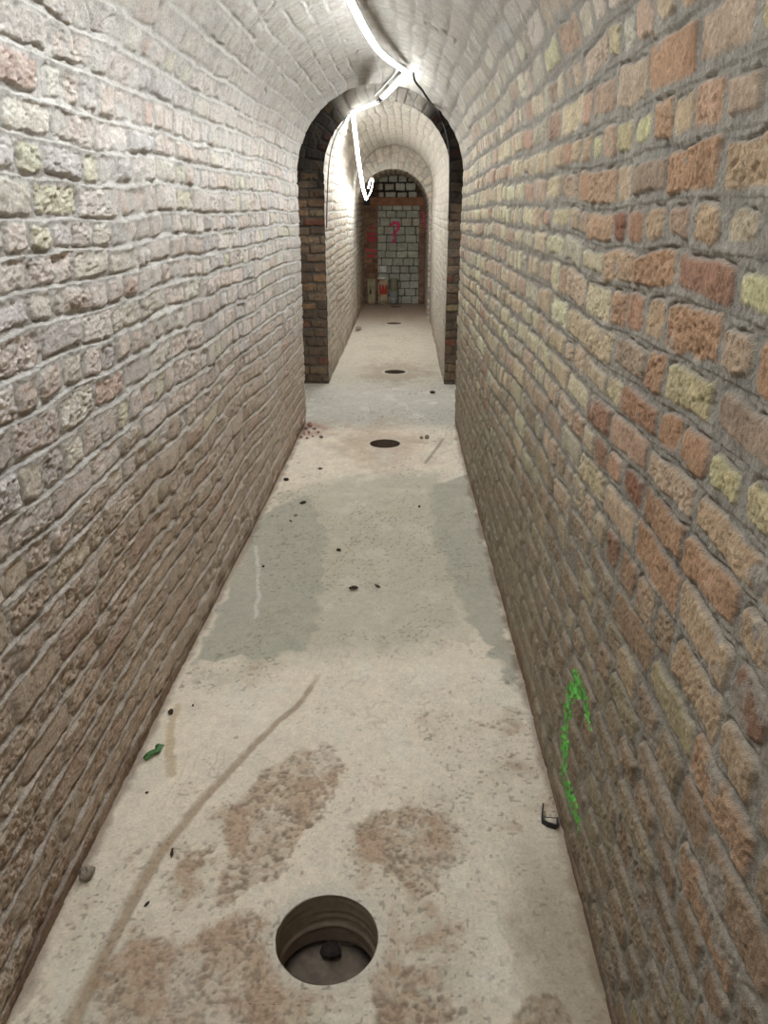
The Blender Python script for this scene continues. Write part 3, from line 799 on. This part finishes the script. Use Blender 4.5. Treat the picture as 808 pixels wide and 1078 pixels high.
# pink spray marks
M_PINK = plain('pink_spray_paint', lin(246, 92, 140), lin(230, 76, 124), 0.6, 50)
M_RED = plain('red_spray_paint', lin(226, 76, 88), lin(204, 70, 82), 0.6, 50)
def spray(strokes, width, y, fn, parent, mat, label, seed, rag=1.0):
    pts_all = [[exy(a, c, y) for a, c in s] for s in strokes]
    xs = [p[0] for s in pts_all for p in s]; zs = [p[1] for s in pts_all for p in s]
    us = np.arange(min(xs) - 0.06, max(xs) + 0.06, 0.005); vs = np.arange(min(zs) - 0.06, max(zs) + 0.06, 0.005)
    V, U = np.meshgrid(vs, us, indexing='ij'); d = np.full(U.shape, 9.0)
    for s in pts_all: d = np.minimum(d, polydist(U, V, s)[0])
    mask = d + rag * (0.010 * fbm(U * 35, V * 35, seed, 3)) < width
    h, _ = fn(U, V); P = np.stack([U, y - h - 0.003, V], -1)
    q = grid_quads(*P.shape[:2]); q = q[mask.ravel()[q].all(1)]
    used, inv = np.unique(q, return_inverse=True)
    o = raw_mesh('spray_mark', P.reshape(-1, 3)[used], inv.reshape(-1, 4), None, mat, parent); o['label'] = label
spray([[(411.5, 237), (415, 234.5), (419, 235), (419.5, 240), (416, 244), (415, 248)], [(414.5, 253), (414.3, 254.2)]], 0.028, EW + 0.03, fn_block, wall_end, M_PINK, 'pink spray-painted question mark', 301)
spray([[(388, 246), (395, 246.5)], [(387, 250), (396, 251)], [(389, 254), (394, 253)], [(386, 263), (396, 264)], [(390, 239), (393, 240)], [(387, 270), (394, 269)]], 0.022, EW, fn_pier, PIER_L, M_RED, 'red spray-painted smudges', 305, 1.6)
spray([[(444, 223), (446, 228), (447.5, 224), (449, 228)], [(446, 230), (447, 240)], [(448.5, 226), (448, 234)]], 0.016, EW, fn_pier, PIER_R, M_PINK, 'pink spray-painted drips', 309, 1.6)

# materials stacked at the foot of the end wall
M_BAG1 = plain('olive_paper_sack', lin(186, 176, 140), lin(162, 152, 118), 0.7, 12)
M_BAG2 = plain('tan_paper_sack', lin(208, 184, 150), lin(188, 160, 126), 0.7, 12)
M_PRINTD = plain('dark_print', lin(44, 38, 30), None, 0.7, 10)
M_PRINTR = plain('red_print', lin(200, 70, 50), lin(176, 60, 46), 0.7, 10)
M_WHITE = plain('white_paper', lin(248, 246, 240), lin(240, 236, 228), 0.8, 20)
M_TUBG = plain('grey_green_tub', lin(160, 158, 132), lin(138, 136, 116), 0.6, 12)
M_TUBB = plain('blue_grey_tub', lin(172, 180, 178), lin(150, 158, 158), 0.6, 12)
M_LID = plain('pale_lid', lin(214, 212, 198), lin(190, 188, 176), 0.6, 12)

def sack(px0, px1, pyb, pyt, mat, depth=0.15):
    """upright sack, soft belly and pinched top; returns root, centre, half width, height"""
    p = on_floor(0.5 * (px0 + px1), pyb); y = min(p[1], EW - 0.09)
    a = at_y(px0, pyb, y); c = at_y(px1, pyb, y); t = at_y(px0, pyt, y)
    w = (c[0] - a[0]) / 2; H = t[2]; cx = (a[0] + c[0]) / 2
    root = empty('paper_sack', (cx, y, 0)); b = MB(); rings = []
    n = 28
    for k, (f, g, z) in enumerate(((0.82, 0.80, 0.0), (0.95, 0.98, 0.02), (1.0, 1.05, 0.14), (0.97, 1.0, 0.35), (1.0, 1.03, 0.55), (0.96, 0.95, 0.74), (0.90, 0.72, 0.86), (0.86, 0.42, 0.93), (0.88, 0.16, 0.97), (0.90, 0.12, 1.0))):
        rings.append([(w * f * math.copysign(abs(math.cos(u)) ** 0.6, math.cos(u)), depth / 2 * g * math.copysign(abs(math.sin(u)) ** 0.6, math.sin(u)) + 0.004 * math.sin(5 * u + k), z * H) for u in [2 * PI * i / n for i in range(n)]])
    b.loft(rings); b.build('sack_body', mat, root, True)
    return root, w, H, depth
def panel(root, w, H, depth, x0, x1, z0, z1, mat, name, shape=None):
    b = MB(); yy = -depth / 2 * 1.07 - 0.004
    pts = shape or [(x0, z0), (x1, z0), (x1, z1), (x0, z1)]
    fr = [(x * w, yy - 0.001, z * H) for x, z in pts]; bk = [(x * w, yy + 0.012, z * H) for x, z in pts]
    b.loft([bk, fr]); return b.build(name, mat, root)
r1, w1, H1, d1 = sack(386.2, 395.6, 318.6, 293.5, M_BAG1)
tag(r1, 'dull olive sack with dark bottle-shaped print, leftmost at the end wall', 'sack')
panel(r1, w1, H1, d1, 0, 0, 0, 0, M_PRINTD, 'printed_mark', [(-0.38, 0.42), (0.05, 0.42), (0.02, 0.55), (-0.08, 0.62), (-0.10, 0.74), (-0.22, 0.74), (-0.24, 0.62), (-0.36, 0.54)])
panel(r1, w1, H1, d1, -0.8, 0.8, 0.10, 0.16, M_BAG2, 'printed_band')
r2, w2, H2, d2 = sack(398.6, 408.4, 318.4, 294.0, M_BAG2)
tag(r2, 'tan sack with red printed front, between olive sack and grey tubs', 'sack')
panel(r2, w2, H2, d2, 0, 0, 0, 0, M_PRINTR, 'printed_mark', [(-0.85, 0.42), (0.8, 0.42), (0.78, 0.78), (0.45, 0.80), (0.25, 0.60), (0.05, 0.80), (-0.2, 0.8), (-0.38, 0.58), (-0.5, 0.80), (-0.8, 0.78)])
panel(r2, w2, H2, d2, -0.8, 0.8, 0.06, 0.16, M_TUBG, 'printed_band')
yp = r2.location.y
b = MB(); rg = []
for k, z in enumerate((0.0, 0.010, 0.022, 0.030)):
    f = (1, 1.04, 0.9, 0.5)[k]
    rg.append([(0.075 * f * math.cos(u) * (1 + 0.15 * math.sin(3 * u)), 0.05 * f * math.sin(u), z + 0.006 * math.sin(2 * u + k)) for u in [2 * PI * i / 14 for i in range(14)]])
b.loft(rg); o = b.build('white_rag', M_WHITE, None, True); o.location = (r2.location.x - 0.03, yp, H2 + 0.003)
tag(o, 'crumpled pale rag lying on top of the red-printed sack', 'rag')
# white sheet stuck on the blockwork
sx, sz = exy(403, 283.5, EW + 0.01)
b = MB(); nn = 8
rg = [[(0.055 * (i / nn * 2 - 1), 0.004 + 0.006 * math.sin(i * 0.9 + j), 0.05 * (j / 5 * 2 - 1) + 0.012 * (i / nn) * (1 if j > 2 else .2)) for i in range(nn + 1)] + [(0.055 * (i / nn * 2 - 1), 0.0015 + 0.006 * math.sin(i * 0.9 + j), 0.05 * (j / 5 * 2 - 1) + 0.012 * (i / nn) * (1 if j > 2 else .2)) for i in range(nn, -1, -1)] for j in range(6)]
b.loft(rg); o = b.build('wall_paper_note', M_WHITE, None); o.name = 'paper_sheet'; o.location = (sx, EW + 0.005, sz)
tag(o, 'small white sheet on the blockwork above the red-printed sack', 'paper')

def tub(px0, px1, pyb, pyt, mat, lidmat, label, ybase, taper=0.93, group='tubs stacked by the end wall'):
    a = at_y(px0, pyb, ybase); c = at_y(px1, pyb, ybase); t = at_y(px0, pyt, ybase)
    w = (c[0] - a[0]) / 2; cx = (a[0] + c[0]) / 2; z0 = max(a[2], 0.0); H = t[2] - z0
    root = empty('plastic_tub', (cx, ybase, z0)); n = 28
    U = [2 * PI * i / n for i in range(n)]
    b = MB(); b.loft([[(w * f * math.cos(u), w * f * math.sin(u), z * H) for u in U] for f, z in ((taper * .96, 0), (taper, 0.03), (0.98, 0.78), (0.99, 0.8))]); b.build('tub_body', mat, root, True)
    b = MB(); b.loft([[(w * f * math.cos(u), w * f * math.sin(u), z * H) for u in U] for f, z in ((1.0, 0.8), (1.04, 0.82), (1.04, 0.97), (0.98, 1.0))]); b.build('lid', lidmat, root, True)
    tag(root, label, 'tub', group); return z0 + H
yt = EW - 0.10
tub(410.3, 418.6, 319.0, 313.4, M_TUBB, M_LID, 'grey tub with pale lid at the bottom of the stack by the end wall', yt)
tub(410.0, 418.8, 313.4, 305.4, M_TUBB, M_TUBG, 'blue-grey tub in the middle of the stack by the end wall', yt)
tub(410.2, 418.4, 305.4, 293.0, M_TUBG, M_TUBG, 'tall olive-grey tub on top of the stack by the end wall', yt)

# ------------------------------------------------------------------ LED strips and cables
LED = emit('led_diffuser', (0.90, 0.96, 1.0), 78.0)
LED2 = emit('led_diffuser_bright', (0.90, 0.96, 1.0), 104.0)
M_BACK = plain('white_silicone', lin(228, 228, 224), lin(214, 214, 210), 0.5, 30)
def dif_prof(w, n=12): return [(w * math.cos(math.radians(-196 + 230 * i / n)), 0.8 * w * math.sin(math.radians(-196 + 230 * i / n))) for i in range(n + 1)]
def led_run(root, pts, w=0.012, ref=(0, 0, 1), led=None):
    b = MB(); b.sweep(pts, dif_prof(w), ref); b.build('diffuser', led or LED, root, True)
    b = MB(); b.sweep(pts, [(-w * 1.0, w * 0.24), (w * 0.86, w * 0.46), (w * 0.76, w * 0.46 + 0.006), (-w * 0.9, w * 0.24 + 0.006)], ref); b.build('backing', M_BACK, root)

A0 = [(-0.40, -0.1, 2.12), (-0.38, 0.5, 2.13), (-0.36, 1.2, 2.15), (-0.33, 2.0, 2.16)]
A1 = [at_y(352, -30, 2.75), at_y(368, 0, 3.2), at_y(385, 33, 3.65), at_y(402, 57, 4.12), at_y(428, 76, 4.75)]
ra = empty('led_strip', (0, 0, 0)); tag(ra, 'glowing white LED strip sagging along the crown of the near vault', 'strip light', 'white LED strips strung along the vaults')
pathA = spline(A0 + A1, 8)
led_run(ra, pathA, 0.0135, (0.32, 0, 1))
kink = [A1[-1] + np.array([0, 0.02, 0.0]), at_y(415.5, 89.5, 5.3), at_y(403, 102, 5.85)]
led_run(ra, spline(kink, 6), 0.016)
# second strand lying beside the folded piece
b = MB(); b.tube(spline([k + np.array([-0.055, 0, 0.01]) for k in kink], 6), 0.006, 8); b.build('loose_lead', M_BACK, ra, True)
rb_ = empty('led_strip', (0, 0, 0)); tag(rb_, 'glowing white LED strip hanging in a loop inside the second vault', 'strip light', 'white LED strips strung along the vaults')
segB = [at_y(397, 107.5, 6.1), at_y(384, 112.5, 6.55), at_y(371, 118, 7.0)]
led_run(rb_, spline(segB, 6), 0.014, (0, 0, 1), LED2)
segC = [at_y(371.5, 119, 7.02), at_y(374.5, 147, 7.8), at_y(378.5, 177, 8.9), at_y(382, 198, 10.0), at_y(385.3, 209.5, 10.8), at_y(389, 203, 11.0), at_y(391.3, 195, 11.1), at_y(391.6, 188, 11.15), at_y(389, 190.5, 11.2), at_y(387.2, 198, 11.2)]
led_run(rb_, spline(segC[:5], 8), 0.016, (-0.25, 0, 1), LED2)
led_run(rb_, spline(segC[4:], 8), 0.011, (-0.25, -0.5, 1), LED2)
b = MB(); b.tube([kink[-1] * 0.85 + segB[0] * 0.15, at_y(400, 105, 5.97), segB[0]], 0.012, 10); b.build('connector', M_BLACK, rb_, True)

b = MB(); pc = [A1[-1] + np.array([0.034, 0.02, -0.002]), at_y(437, 86, 4.85), at_y(444, 95, 5.0), at_y(452, 107, 5.25), at_y(458, 113, 6.1), at_y(463, 122, 6.98), at_y(470, 142, 7.03), at_y(473, 170, 7.04), at_y(472.5, 230, 7.04)]
b.tube(spline(pc, 8), 0.0065, 8); o = b.build('power_cord', M_BLACK, None, True)
tag(o, 'thin black cable running from the strip light to the right side of the arch', 'cable')
b = MB(); pc = [segB[-1] + np.array([-0.04, -0.02, -0.02]), at_y(362, 128, 7.02), at_y(354, 141, 7.03), at_y(348, 160, 7.04), at_y(345, 190, 7.04), at_y(343.5, 240, 7.045)]
b.tube(spline(pc, 8), 0.0055, 8); o = b.build('power_cord', plain('grey_cable', lin(120, 118, 112), lin(98, 96, 92), 0.5, 30), None, True)
tag(o, 'thin grey cable running down the left side of the second arch', 'cable')

# ------------------------------------------------------------------ world and view
w = bpy.data.worlds.new('World'); sc.world = w; w.use_nodes = True
w.node_tree.nodes['Background'].inputs['Color'].default_value = (0.5, 0.5, 0.5, 1)
w.node_tree.nodes['Background'].inputs['Strength'].default_value = 0.02
sc.view_settings.view_transform = 'Standard'
sc.view_settings.look = 'None'
sc.view_settings.exposure = 0.12
sc.view_settings.gamma = 1.0
sc.view_settings.use_curve_mapping = False
sc.cycles.use_denoising = True
sc.cycles.max_bounces = 8
sc.cycles.diffuse_bounces = 6
